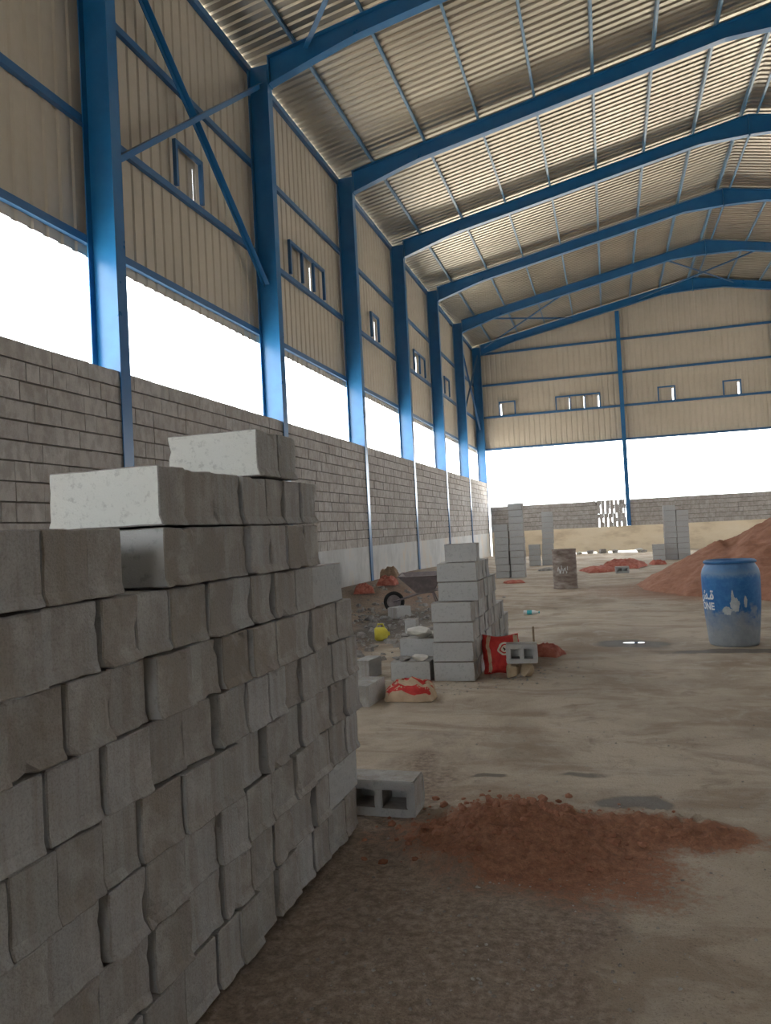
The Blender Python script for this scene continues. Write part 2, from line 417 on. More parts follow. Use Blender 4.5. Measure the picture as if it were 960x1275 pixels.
WG = [(-4.8, -4.05, ()), (-2.1, -.08, (-1.45, -.77)), (2.52, 3.24, ()), (5.30, 6.02, ())]
slG = [(-4.76, -4.71), (-1.49, -1.46), (-.82, -.79), (-.17, -.12), (3.13, 3.18), (5.91, 5.97)]
mb = clad_mesh(YB-.3, YF+.42, 5.10, lambda u: 10.32, lambda u, h, z: (XL-.44-h, u, z), slL)
tag(mb.obj('wall_left_cladding', CLAD, recalc=False), kind='structure')
mb = clad_mesh(YB-.3, YF+.42, 5.10, lambda u: 10.32, lambda u, h, z: (XR+.44+h, u, z))
lowr = clad_mesh(YB-.3, FR[0], 3.4, lambda u: 5.14, lambda u, h, z: (XR+.43+h, u, z))  # unseen sheet added over the near right band to darken the foreground
lowl = clad_mesh(YB-.3, FR[-1], 3.4, lambda u: 5.14, lambda u, h, z: (XL-.43-h, u, z)); tag(lowl.obj('wall_left_light_blocker', CLAD, recalc=False), kind='structure')  # added out of view, shuts the left band behind the camera against daylight
lowb = clad_mesh(.0, XR+.5, 2.3, lambda u: 5.24, lambda u, h, z: (u, YB-.355-h, z)); tag(lowb.obj('wall_back_light_blocker', CLAD, recalc=False), kind='structure')  # added out of view, blocks most daylight from the back gable band
tag(lowr.obj('wall_right_light_blocker', CLAD, recalc=False), kind='structure')
tag(mb.obj('wall_right_cladding', CLAD, recalc=False), kind='structure')
mb = clad_mesh(XL-.5, XR+.5, 5.20, lambda u: zr(u)+PUR+.0, lambda u, h, z: (u, YF+.36+h, z), slG)
tag(mb.obj('wall_far_cladding', CLAD, recalc=False), kind='structure')
mb = clad_mesh(XL-.5, XR+.5, 5.20, lambda u: zr(u)+PUR+.0, lambda u, h, z: (u, YB-.36-h, z))
tag(mb.obj('wall_back_cladding', CLAD, recalc=False), kind='structure')
# roof sheets, ribs running down the slope
mb = MB(); P = profile(YB-.45, YF+.5, .2, .035, .5, .12)
for (a, ha), (b, hb) in zip(P, P[1:]):
    for xa, xb in ((XL-.60, RX), (RX, XR+.60)):
        mb.quad((xa, a, zr(xa)+PUR+ha), (xb, a, zr(xb)+PUR+ha), (xb, b, zr(xb)+PUR+hb), (xa, b, zr(xa)+PUR+hb))
tag(mb.obj('ceiling', ROOF, recalc=False), kind='structure')

# ------------------------------------------------------------------ steel frame
def bayname(k):
    n = 6 - k
    return ORD[n] if n else 'end'
for k in range(-3, 7):
    y = FR[k]
    far = {6: 'at the far left corner', 0: 'nearest, at the left edge of the view'}.get(k, '%s from the far left corner' % ORD[6-k] if k < 6 else '')
    for side in (-1, 1):
        xi = XL + .03 if side < 0 else XR - .03; s = side
        xo = xi + s*.40
        col = empty('steel_column', (xi + s*.2, y, -.1), label=('blue steel H column on the left wall, ' + far) if s < 0 and k >= 0 else
                    'blue steel H column on the %s wall, %s frame from the far end' % ('left' if s < 0 else 'right', ORD[7-k]), cat='column', group='blue wall columns')
        X0 = xi + s*.2
        def bx(name, a, b):
            m = MB(); m.box((min(a[0],b[0])-X0, a[1]-y, a[2]+.1), (max(a[0],b[0])-X0, b[1]-y, b[2]+.1)); return m.obj(name, BLUE, col)
        ztop = zr(xi) + .10
        bx('inner_flange', (xi, y-.1, -.1), (xi + s*.015, y+.1, ztop-.36))
        bx('outer_flange', (xo, y-.1, -.1), (xo - s*.015, y+.1, zr(xo)-.01))
        bx('web', (xi + s*.0155, y-.006, -.1), (xo - s*.0155, y+.006, zr(xo)-.03))
    # rafter: web with haunches, top flange, bottom flange
    raf = empty('roof_rafter', (RX, y, 0), label='blue haunched roof rafter, ' + ('against the far gable' if k == 6 else ('nearest one in view' if k == 1 else '%s from the far gable' % ORD[6-k])), cat='rafter', group='blue roof rafters')
    D = .34
    def bot(x):
        xx = x if x < RX else 2*RX - x; e = xx - (XL+.03)
        d = D + .19*max(0, 1 - e/1.6) + .22*max(0, 1 - (RX-xx)/1.25)
        return zr(x) - d
    xk = [XL+.03, XL+.45, XL+.9, XL+1.35, XL+1.75, -1, 2, RX-1.26, RX-.6, RX]; xk = xk + [2*RX - q for q in reversed(xk[:-1])]
    web = MB(); pts = [(q-RX, zr(q)-.012) for q in xk] + [(q-RX, bot(q)+.012) for q in reversed(xk)]
    # build as strips to stay planar
    for a, b in zip(xk, xk[1:]):
        web.prism([(a-RX, bot(a)+.012), (b-RX, bot(b)+.012), (b-RX, zr(b)-.012), (a-RX, zr(a)-.012)], -.005, .005)
    web.obj('web', BLUE, raf)
    for nm, fn, th in (('top_flange', zr, -.012), ('bottom_flange', bot, .012)):
        m = MB()
        for a, b in zip(xk, xk[1:]):
            m.prism([(a-RX, fn(a)), (b-RX, fn(b)), (b-RX, fn(b)+th), (a-RX, fn(a)+th)], -.09, .09)
        m.obj(nm, BLUE, raf)
    for s_, xx in ((-1, XL+.05), (1, XR-.05)):
        m = MB(); m.prism([(xx-.012-RX, bot(xx)-.02), (xx+.012-RX, bot(xx)-.02), (xx+.012-RX, zr(xx)-.013), (xx-.012-RX, zr(xx)-.013)], -.09, .09)
        m.obj('end_plate', BLUE, raf)
    m = MB(); m.prism([(-.012, bot(RX)-.05), (.012, bot(RX)-.05), (.012, zr(RX)-.013), (-.012, zr(RX)-.013)], -.1, .1); m.obj('ridge_plate', BLUE, raf)

# purlins (C section), one length along the whole roof line
pxs = [-5.03 + 1.307*i for i in range(7)] + [4.06]
def csec(mb, x, slope, y0, y1, h=PUR-.004, fl=.05, z=None):
    z = zr(x) + .001 if z is None else z
    a = math.atan(slope); M = Matrix.Translation((x, 0, z)) @ Matrix.Rotation(-a, 4, 'Y')
    for A, B in (((-.004, y0, 0), (.0, y1, h)), ((0, y0, 0), (fl, y1, .004)), ((0, y0, h-.004), (fl, y1, h))): mb.box(A, B, 0, M)
    mb.box((fl-.004, y0, 0), (fl, y1, .015), 0, M)
for i, x in enumerate(pxs):
    mb = MB(); csec(mb, x, .198, YB-.2, YF+.3); o = mb.obj('roof_purlin', PURLIN)
    tag(o, 'thin blue roof purlin on the left slope, ' + ('beside the ridge' if i == 7 else '%s up from the left eave' % ORD[i+1]), 'purlin', 'roof purlins')
for i, x in enumerate(pxs):
    mb = MB(); csec(mb, 2*RX - x, -.198, YB-.2, YF+.3); o = mb.obj('roof_purlin', PURLIN)
    tag(o, 'thin blue roof purlin on the right slope, ' + ('beside the ridge' if i == 7 else '%s up from the right eave' % ORD[i+1]), 'purlin', 'roof purlins')
for s, xe, nm in ((-1, XL-.40, 'left'), (1, XR+.36, 'right')):
    mb = MB(); mb.box((xe-.03, YB-.2, zr(xe)-.10), (xe+.06, YF+.3, zr(xe)+.02)); tag(mb.obj('eave_beam', BLUETHIN), 'blue eave beam along the top of the %s wall' % nm, 'beam')
# girts on side walls
for s, xw, nm in ((-1, XL-.435, 'left'), (1, XR+.365, 'right')):
    for z, w_ in ((5.28, 'lowest, at the bottom edge of the sheeting'), (6.78, 'middle one, under the window frames'), (8.44, 'upper one')):
        mb = MB(); mb.box((xw, YB-.1, z-.05), (xw+.07, YF+.2, z-.045)); mb.box((xw, YB-.1, z-.045), (xw+.005, YF+.2, z+.05)) if s > 0 else mb.box((xw+.065, YB-.1, z-.045), (xw+.07, YF+.2, z+.05))
        mb.box((xw, YB-.1, z+.045), (xw+.065, YF+.2, z+.05))
        tag(mb.obj('wall_girt', BLUETHIN), 'long blue girt on the %s wall sheeting, %s' % (nm, w_), 'girt', 'side wall girts')
for s, yw, nm in ((1, YF+.285, 'far'), (-1, YB-.355, 'back')):
    for z, w_ in ((5.25, 'lowest, over the open band'), (6.83, 'second up, under the window frames'), (8.40, 'third up'), (9.95, 'topmost')):
        mb = MB(); mb.box((XL-.3, yw, z-.05), (XR+.3, yw+.07, z-.045)); mb.box((XL-.3, yw, z-.045), (XR+.3, yw+.005, z+.05)); mb.box((XL-.3, yw, z+.045), (XR+.3, yw+.07, z+.05))
        tag(mb.obj('wall_girt', BLUETHIN), 'blue girt across the %s gable, %s' % (nm, w_), 'girt', 'gable girts')
# gable posts
for y, nm in ((YF+.178, 'far'), (YB-.178, 'back')):
    for x, s_ in zip(POSTX, ('left', 'right')):
        p = empty('gable_post', (x, y, 0), label='blue steel post of the %s gable, %s one' % (nm, s_), cat='post', group='gable posts')
        zt = zr(x) - .40
        for nm2, a, b in (('front_flange', (-.09, -.105, 1.215), (.09, -.097, zt)), ('back_flange', (-.09, .097, 1.215), (.09, .105, zt)), ('web', (-.004, -.0965, 1.215), (.004, .0965, zt))):
            m = MB(); m.box(a, b); m.obj(nm2, BLUE, p)
# small window frames
def wframe(horiz, u0, u1, mids, pos, label):
    o = empty('window_frame', (0,0,0), label=label, cat='window frame', group='small blue window frames')
    c = (u0+u1)/2; o.location = (pos, c, 6.84) if horiz == 'y' else (c, pos, 6.84)
    def bx(nm, ua, ub, za, zb):
        m = MB()
        if horiz == 'y': m.box((0, ua-c, za), (.06, ub-c, zb))
        else: m.box((ua-c, -.06, za), (ub-c, 0, zb))
        m.obj(nm, BLUETHIN, o)
    bx('jamb', u0-.03, u0+.03, 0, .70); bx('jamb', u1-.03, u1+.03, 0, .70)
    for q in mids: bx('mullion', q-.025, q+.025, 0, .63)
    bx('head', u0+.031, u1-.031, .635, .70)
desc = ['single frame in the nearest cross-braced bay', 'triple frame behind the second column in view', 'single narrow frame beyond the third column', 'double frame beyond the fourth column', 'small single frame beyond the fifth column']
for (a, b, m_), d in zip(WL, desc): wframe('y', a, b, m_, XL-.365, 'blue window frame on the left wall, ' + d)
desc = ['single frame nearest the left corner', 'wide triple frame left of the post', 'first single frame right of the post', 'second single frame right of the post, near the photo edge']
for (a, b, m_), d in zip(WG, desc): wframe('x', a, b, m_, YF+.284, 'blue window frame on the far gable, ' + d)
# braces
def brace(p, q, label, leg=.09, up=(1,0,0), nm='diagonal_brace'):
    c = (Vector(p)+Vector(q))/2; m = MB(); m.angle(Vector(p)-c, Vector(q)-c, leg, .009, up)
    tag(m.obj(nm, BLUETHIN if leg < .08 else BLUE, loc=c), label, 'brace', 'diagonal braces')
xb = XL - .13; zz_ = .0
brace((xb, FR[0]+.1, 6.32), (xb, FR[1]-.12, 9.85), 'blue diagonal brace rising to the second column on the near left wall')
brace((xb-.10, FR[0]+.1, 9.85), (xb-.10, FR[1]-.05, 6.15), 'blue diagonal brace falling to the second column on the near left wall')
brace((xb, FR[5]+.1, 6.3), (xb, FR[6]-.12, 9.85), 'blue diagonal brace rising towards the far left corner', .07)
brace((xb-.06, FR[5]+.1, 9.85), (xb-.06, FR[6]-.05, 6.2), 'blue diagonal brace falling towards the far left corner', .07)
def rz_(x): return zr(x) - .16
def rbrace(xa, ya, xb_, yb, d, dz=0, leg=.07): brace((xa, ya, rz_(xa)+dz), (xb_, yb, rz_(xb_)+dz), d, leg, (0,0,1), 'roof_brace')
rbrace(-4.85, FR[5]+.1, -1.15, FR[6]-.1, 'blue roof brace at the far end, from the left eave towards the gable')
rbrace(-5.3, FR[6]-.1, -1.15, FR[5]+.1, 'blue roof brace at the far end, from the left corner towards the near rafter', -.09)
rbrace(2.6, FR[5]+.1, 5.9, FR[6]-.1, 'blue roof brace crossing below the far ridge, left end nearer', 0)
rbrace(1.9, FR[6]-.1, 6.2, FR[5]+.1, 'blue roof brace crossing below the far ridge, right end nearer', -.09)
rbrace(-4.75, FR[1]-.08, -.8, FR[0]+.1, 'blue roof brace at the top of the view, meeting the nearest rafter near the eave', -.05, .09)
rbrace(-4.75, FR[0]+.1, -.8, FR[1]-.08, 'blue roof brace in the bay above the camera, crossing the other', .05, .09)

# ------------------------------------------------------------------ concrete blocks
def block_mesh(name, L=.4, W=.2, H=.185, seed=0, lip=.013, fine=5):
    rs = random.Random(seed); bm = bmesh.new(); bmesh.ops.create_cube(bm, size=1)
    for v in bm.verts: v.co = Vector((v.co.x*L, v.co.y*W, (v.co.z+.5)*H))
    bmesh.ops.subdivide_edges(bm, edges=bm.edges, cuts=fine, use_grid_fill=True)
    bev = [e for e in bm.edges if len(e.link_faces) == 2 and e.link_faces[0].normal.dot(e.link_faces[1].normal) < .5]
    bmesh.ops.bevel(bm, geom=bev, offset=.004, segments=1, affect='EDGES')
    o3 = rs.uniform(0, 90)
    for v in bm.verts:
        c = v.co; p = Vector((c.x*9+o3, c.y*9, c.z*9)); n_ = noise.noise_vector(p)*.0022 + noise.noise_vector(p*4)*.0016
        k = 1 + (lip/.1) * max(0, 1 - c.z/.02) * .5 * (1 + noise.noise(Vector((c.x*14, c.y*14+o3, 3))))
        edge = sum(1 for a, m in ((c.x, L/2), (c.y, W/2), (c.z-H/2, H/2)) if abs(abs(a)-m) < .009)
        if edge >= 2:
            chip = max(0, noise.noise(Vector((c.x*12+o3*2, c.y*12, c.z*12))) - .25) * .03
            v.co += Vector((-c.x, -c.y, H/2-c.z)).normalized() * chip
        v.co.x *= k if abs(c.x) > L/2-.01 else 1
        v.co += n_
    me = bpy.data.meshes.new(name); bm.to_mesh(me); bm.free(); me.materials.append(BLOCK); return me
WIDTHS = (.155, .175, .195, .21)
BM = {w_: [block_mesh('concrete_block', .4, w_, .186, i*7+int(w_*1000)) for i in range(4)] for w_ in WIDTHS}
BS = [block_mesh('concrete_block', .4, .2, .186, 900+i, .003, 2) for i in range(5)]
def put(me, loc, rz, label, group, cat='concrete block', name='concrete_block', tilt=0, tilty=0):
    o = bpy.data.objects.new(name, me); COL.objects.link(o); o.location = loc; o.rotation_euler = (tilt, tilty, rz)
    return tag(o, label, cat, group)

# near stack: faces (block ends) in the plane x = -1.32, courses .193 high
FX = -1.32; CH = .193
ranges = {0: (.75, 3.80), 1: (.75, 3.82), 2: (.75, 3.85), 3: (.75, 3.88), 4: (.75, 3.88), 5: (.75, 3.85), 6: (.75, 3.72), 7: (.75, 3.42), 8: (2.09, 3.42), 9: (2.74, 3.20)}
stretch = {6: .42, 1: .42}
for c, (a, b) in ranges.items():
    rs = random.Random(100+c); y = b; i = 1
    while y > a + .08:
        if c in stretch and i == 1: w_ = None; L = .405
        else:
            L = rs.choice(WIDTHS); w_ = L
        if c == 7 and 1.90 < y - L/2 < 2.04 and y - L < 2.02:      # the gap in the eighth course
            y = 1.905; L = .06 if False else rs.choice((.155, .175)); w_ = L
        if c == 8 and i == 6: pass
        if y - L < a - .03:
            if c in (8, 9):
                L = min(WIDTHS, key=lambda q: abs(q-(y-a))); w_ = L
                if y - a < .12: break
            else: break
        jx = rs.uniform(-.02, .014); rz = rs.uniform(-.05, .05)
        if rs.random() < .4: rz -= .05
        z = c*CH + .012
        lab = 'grey block in the tall near stack, %s course up, %s from its far end' % (ORD[c+1], ORD[i])
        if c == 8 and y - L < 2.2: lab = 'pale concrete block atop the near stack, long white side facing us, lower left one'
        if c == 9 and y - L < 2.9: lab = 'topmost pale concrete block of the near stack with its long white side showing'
        if w_ is None:
            put(BM[.195][rs.randrange(4)], (FX-.10+jx, y-.2025, z), math.pi/2+rz*.4, lab, 'near stack blocks')
        else:
            if c == 8 and y - L < 2.2: rz = 0; jx = 0; y = 2.09 + L
            if c == 9: rz = 0; jx = 0
            bo = put(BM[w_][rs.randrange(4)], (FX-.2+jx, y-L/2, z), rz*.7 if c else rz*.5, lab, 'near stack blocks')
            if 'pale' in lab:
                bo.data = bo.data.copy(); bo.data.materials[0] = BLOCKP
        y -= L + rs.uniform(.004, .014); i += 1

# middle stack, receding and stepping down
def stack(cols, x0, y0, dy, label, group, rz=0, base=0, seedv=5, L=.4, upper=None):
    rs = random.Random(seedv)
    for j, n in enumerate(cols):
        for c in range(n):
            xo, yo = (upper(j, c) if upper else (0, 0))
            put(BS[rs.randrange(5)], (x0 + xo + rs.uniform(-.01, .01), y0 + dy*j + yo + .1 + rs.uniform(-.006, .006), base + c*CH + .006), rz + rs.uniform(-.02, .02),
                '%s, %s course, %s row' % (label, ORD[c+1], ORD[j+1]) if len(cols) > 1 else '%s, %s course up' % (label, ORD[c+1]), group)
stack([7, 6, 6, 6, 5, 5, 4, 4, 3, 3, 3, 2, 2], -1.53, 7.48, .207, 'grey block in the middle stepped stack', 'middle stack blocks',
      upper=lambda j, c: ((.055 if c >= 4 else 0) + (.045 if c == 6 else 0), .11 if c >= 4 else 0))
for o_ in COL.objects:
    if o_.get('label', '').endswith('middle stepped stack, seventh course, first row'): o_.scale = (.8, 1, .97)
put(BS[0], (-1.98, 7.58, .01), .03, 'grey block on the ground against the left of the middle stack, rubble on top', 'blocks left of the middle stack')
put(BS[1], (-1.95, 7.86, .20), .0, 'rough grey block behind and above the low front block left of the middle stack', 'blocks left of the middle stack')
put(BS[2], (-1.95, 7.87, .01), .0, 'grey bottom block behind the low front block left of the middle stack', 'blocks left of the middle stack')
# far stacks of blocks
stack([11, 11], -2.55, 22.2, .21, 'grey block of the tall far left stack, front column', 'far left stack blocks', seedv=9)
stack([8, 7], -2.99, 22.25, .21, 'grey block in shorter column left of tall far stack', 'far left stack blocks', seedv=10)
stack([5, 3], -2.13, 22.45, .21, 'grey block low on the right of the tall far left stack', 'far left stack blocks', seedv=15) if False else None
stack([10], -2.12, 28.3, .2, 'grey block of the slim far stack behind the drum', 'slim far stack blocks', seedv=11, upper=lambda j, c: (.06*min(1, c/6)-.06, 0))
stack([4], -2.62, 28.2, .2, 'grey block in low pile left of slim far stack', 'slim far stack blocks', seedv=12)
stack([10, 10], 2.06, 29.0, .21, 'grey block, left column of stack beside sand pile', 'far right stack blocks', seedv=13)
stack([9, 9], 2.48, 29.0, .21, 'grey block, right column of stack beside sand pile', 'far right stack blocks', seedv=14)
stack([3, 3], 1.62, 28.6, .21, 'grey block in low pile left of far right stack', 'far right stack blocks', seedv=16)

# hollow blocks
def hollow_mesh(name, L, H, D, ncell=2, wall=.035, mat=None):
    mb = MB(); cw = (L - wall*(ncell+1)) / ncell; x = -L/2
    mb.box((-L/2, 0, 0), (L/2, D, wall)); mb.box((-L/2, 0, H-wall), (L/2, D, H))
    for i in range(ncell+1):
        mb.box((x, 0, wall), (x+wall, D, H-wall)); x += wall + cw
    mb.box((-L/2+wall, D-.012, wall), (L/2-wall, D-.002, H-wall))
    me = mb.mesh(name, BLOCK)
    bm = bmesh.new(); bm.from_mesh(me); bmesh.ops.remove_doubles(bm, verts=bm.verts, dist=.0005)
    bmesh.ops.bevel(bm, geom=[e for e in bm.edges if len(e.link_faces) == 2 and e.calc_face_angle(0) > 1], offset=.005, segments=2, affect='EDGES'); bm.to_mesh(me); bm.free(); return me
HB = hollow_mesh('hollow_block', .40, .19, .19, 2, .045)
put(HB, (-1.26, 3.96, gn(-1.2, 4)+.002), -.02, 'hollow concrete block on its side at the foot of the near stack, two dark cells', None, 'hollow block', 'hollow_block')
HB2 = hollow_mesh('hollow_block', .30, .19, .16, 2, .045)
put(HB2, (-.89, 7.66, .145), .1, 'half hollow block with two holes resting on an ochre stone', None, 'hollow block', 'hollow_block', 0, 0)
HB3 = hollow_mesh('hollow_block', .36, .19, .19, 2, .05)
put(HB3, (.29, 22.6, gn(.3, 22.6)), .1, 'hollow block beside the flat faded red sacks on the far floor', None, 'hollow block', 'hollow_block')

# loose rocks / fragments
def chunk(name, mat, loc, size, seed, label, cat='stone', group=None, rz=0, cuts=3, rough=.3):
    rs = random.Random(seed); bm = bmesh.new()
    for _ in range(22):
        d = Vector((rs.gauss(0,1), rs.gauss(0,1), rs.gauss(0,1))).normalized(); q = max(abs(d.x), abs(d.y), abs(d.z))
        bm.verts.new(d/q*.5*rs.uniform(.82, 1.0) if rs.random() < .7 else d*.55)
    bmesh.ops.convex_hull(bm, input=bm.verts)
    bmesh.ops.delete(bm, geom=[v for v in bm.verts if not v.link_faces], context='VERTS')
    bmesh.ops.bevel(bm, geom=list(bm.edges), offset=.025, segments=1, affect='EDGES')
    zmin = min(v.co.z for v in bm.verts)
    for v in bm.verts: v.co = Vector((v.co.x*size[0], v.co.y*size[1], (v.co.z - zmin)*size[2]))
    me = bpy.data.meshes.new(name); bm.to_mesh(me); bm.free(); me.materials.append(mat)
    o = bpy.data.objects.new(name, me); COL.objects.link(o); o.location = loc; o.rotation_euler = (0,0,rz)
    return tag(o, label, cat, group)
def G(x, y, d=-.01): return (x, y, gn(x, y) + d)
chunk('ochre_stone', OCHRE, G(-.86, 7.74, 0), (.14, .17, .15), 9, 'small ochre stone under the right end of the half hollow block', 'stone')
chunk('ochre_stone', OCHRE, G(-1.0, 7.74, 0), (.15, .17, .15), 3, 'ochre broken stone under the left end of the half hollow block', 'stone', cuts=2, rough=.15)
put(BS[3], G(-2.14, 6.55, .0), 1.5, 'pale grey block lying beside the striped sack behind the near stack', None)
chunk('concrete_fragment', PALE, (-1.96, 7.82, .385), (.26, .2, .13), 5, 'pale broken concrete lump on the blocks left of the middle stack', 'fragment')
for i, (x, y, z, s) in enumerate(((-1.80, 7.84, .385, .09), (-1.78, 7.95, .385, .12), (-2.12, 7.9, .385, .08), (-1.86, 7.97, .385, .11), (-2.05, 7.56, .195, .11), (-1.88, 7.56, .195, .13), (-2.15, 7.6, .195, .07))):
    chunk('concrete_fragment', PALE if i % 2 else RUBBLE, (x, y, z), (s*1.3, s, s*.5), 20+i, '%s broken concrete bit, %s from the left on blocks beside the middle stack' % ('pale' if i % 2 else 'grey', ORD[1+sorted((-1.80, -1.78, -2.12, -1.86, -2.05, -1.88, -2.15)).index(x)]), 'fragment', 'fragments on the blocks')
put(BS[4], G(-2.49, 7.72, .0), 1.45, 'small grey block standing alone in the gap between near and middle stacks', None).scale = (.8, .8, 1.05)
b_ = put(BS[1], G(-3.55, 12.9, .0), 1.2, 'grey block lying on the dark earth in front of the wheelbarrow', None)
b_ = put(BS[2], G(-2.72, 10.2, .19), 0, 'grey block standing upright beside the yellow container', None, tilty=math.pi/2); b_.scale = (.62, .8, .85)
for i, (x, y, sx, sy, sz) in enumerate(((-3.55, 11.4, .5, .3, .22), (-3.95, 12.4, .45, .3, .2), (-3.3, 9.6, .5, .25, .14), (-3.75, 10.5, .4, .3, .24), (-3.0, 9.0, .3, .2, .1), (-3.1, 13.9, .3, .25, .2))):
    for q in range(3):
        k = (.42, .3, .22)[q]; xx, yy = x + (0, .24, -.2)[q], y + (0, .15, .2)[q]
        chunk('rubble_lump', RUBBLE, G(xx, yy, -.02), (sx*k, sy*k*1.3, sz*(.6, .45, .3)[q]), 40+i*3+q, '%s rubble lump, %s group from the front, left of the middle stack' % (('large', 'medium', 'small')[q], ORD[1+sorted((11.4, 12.4, 9.6, 10.5, 9.0, 13.9)).index(y)]), 'rubble', 'rubble lumps behind the near stack', rz=i*1.1+q, rough=.15, cuts=2)
for i, (x, y, s) in enumerate(((-1.4, 36.9, .22), (-.9, 37.2, .26), (-.35, 36.9, .30), (-1.9, 37.1, .2), (.2, 37.2, .22), (-2.4, 37.1, .25), (1.25, 37.0, .28), (1.45, 36.5, .2))):
    chunk('stone', RUBBLE if i % 3 else PALE, G(x, y, -.02), (s*1.3, s, s*.75), 60+i, '%s stone at the foot of the far gable wall, %s from the left' % ('grey' if i % 3 else 'pale', ORD[1+sorted((-1.4, -.9, -.35, -1.9, .2, -2.4, 1.25, 1.45)).index(x)]), 'stone', 'stones under the far gable')

rs_ = random.Random(77); mb = MB()
def chip(mb, x, y, z, s):
    n = len(mb.v); vs = [(-1,-1,0),(1,-.8,0),(.8,1,0),(-.9,.8,0),(-.6,-.7,1),(.7,-.5,.8),(.5,.7,1.1),(-.5,.5,.7)]
    a = rs_.uniform(0, 6.3); ca_, sa_ = math.cos(a), math.sin(a)
    for p in vs:
        u_, v_, w_ = p[0]*s*rs_.uniform(.6, 1.2), p[1]*s*rs_.uniform(.5, .9), p[2]*s*rs_.uniform(.5, .9); mb.v.append((x+u_*ca_-v_*sa_, y+u_*sa_+v_*ca_, z+w_-.004))
    for f in ((0,3,2,1),(4,5,6,7),(0,1,5,4),(1,2,6,5),(2,3,7,6),(3,0,4,7)): mb.f.append(tuple(n+i for i in f)); mb.t.append(0)
for _ in range(520):
    x, y = rs_.gauss(-3.5, .7), rs_.gauss(11.8, 2.6)
    if x < -5.4 or x > -2.2 or y < 7 or y > 18: continue
    chip(mb, x, y, gn(x, y), rs_.choice((.012, .02, .03, .045, .07)))
for _ in range(90):
    x, y = rs_.uniform(-2.25, -1.2), rs_.uniform(6.9, 7.45); chip(mb, x, y, gn(x, y), rs_.choice((.006, .01, .014)))
for _ in range(160):
    x, y = rs_.gauss(-.9, .25), rs_.gauss(7.9, .35)
    if x > -1.22: chip(mb, x, y, gn(x, y), rs_.choice((.006, .01, .016)))
tag(mb.obj('concrete_chips', RUBBLE), 'scattered concrete chips and crumbs around the middle stack and left wall', 'rubble', kind='stuff')

# ------------------------------------------------------------------ sacks
def sack(name, W, L, H, loc, rz, mat, label, cat='sack', group=None, seed=1, tilt=(0,0), fold=1.0, n=26):
    """crumpled bag: W along x, L along y, H high"""
    e = empty(name, loc, 0, label=label, cat=cat, group=group); e.rotation_euler = (tilt[0], tilt[1], rz)
    def surf(u, v, top):           # u,v in -1..1
        k = max(0, 1 - abs(u)**3.2)*max(0, 1 - abs(v)**3.2)
        x = u*W/2*(1 - .06*math.cos(v*3+seed)); y = v*L/2*(1 - .08*math.sin(u*2.5+seed))
        p = Vector((u*2.2+seed, v*2.2, 0))
        wr_ = noise.noise(p)*.45 + noise.noise(p*2.3)*.28*fold + abs(noise.noise(p*3.7))*.25*fold
        h = H*(k**.45)*(.72 + .5*wr_)
        if not top: h = -.0
        return Vector((x + .03*W*noise.noise(p*2), y, max(.0, h) + .006*(1 if top else 0)))
    mb = MB(); 
    for top in (True, False):
        b0 = len(mb.v)
        for j in range(n+1):
            for i in range(n+1): mb.v.append(tuple(surf(-1+2*i/n, -1+2*j/n, top)))
        for j in range(n):
            for i in range(n):
                a = b0+j*(n+1)+i; q = (a, a+1, a+n+2, a+n+1); mb.f.append(q if top else q[::-1]); mb.t.append(0)
    m = n+1
    def idx(i, j): return j*m+i
    ring = [(i, 0) for i in range(n)] + [(n, j) for j in range(n)] + [(n-i, n) for i in range(n)] + [(0, n-j) for j in range(n)]
    for (a, b) in zip(ring, ring[1:]+ring[:1]):
        mb.f.append((idx(*b), idx(*a), idx(*a)+m*m, idx(*b)+m*m)); mb.t.append(0)
    mb.obj('sack_body', mat, e, smooth=True)
    return e, surf
def patch(e, surf, mat, nm, poly_fn, nu=14, nv=14, off=.004):
    """printed area: poly_fn(s,t)->(u,v) for s,t in 0..1, laid on the sack surface"""
    mb = MB()
    for j in range(nv+1):
        for i in range(nu+1):
            u, v = poly_fn(i/nu, j/nv); mb.v.append(tuple(surf(u, v, True) + Vector((0, 0, off))))
    for j in range(nv):
        for i in range(nu): a = j*(nu+1)+i; mb.f.append((a, a+1, a+nu+2, a+nu+1)); mb.t.append(0)
    o = mb.obj(nm, mat, e, smooth=True); return o
def rect(u0, v0, u1, v1, wob=0): return lambda s, t: (u0+(u1-u0)*s + wob*math.sin(t*6), v0+(v1-v0)*t + wob*math.sin(s*7))
def ring(cu, cv, r0, r1, asp=1.0): return lambda s, t: (cu + (r0+(r1-r0)*t)*math.cos(s*2*math.pi), cv + asp*(r0+(r1-r0)*t)*math.sin(s*2*math.pi))

# front striped sack
e, sf = sack('cement_sack', .44, .34, .20, G(-1.79, 6.74, .0), .12, TANP, 'tan paper cement sack with red print lying behind the near stack', seed=3.3)
patch(e, sf, REDP, 'red_print', rect(-.92, -.93, .9, -.62, .04)); patch(e, sf, REDP, 'red_print', rect(-.9, -.25, .9, -.12, .06)); patch(e, sf, REDP, 'red_print', rect(-.85, .12, .85, .22, .08)); patch(e, sf, REDP, 'red_print', rect(-.8, .5, .8, .62, .06))
patch(e, sf, REDP, 'red_emblem', ring(-.55, -.42, .07, .13, 1.2), 20, 3, .006)
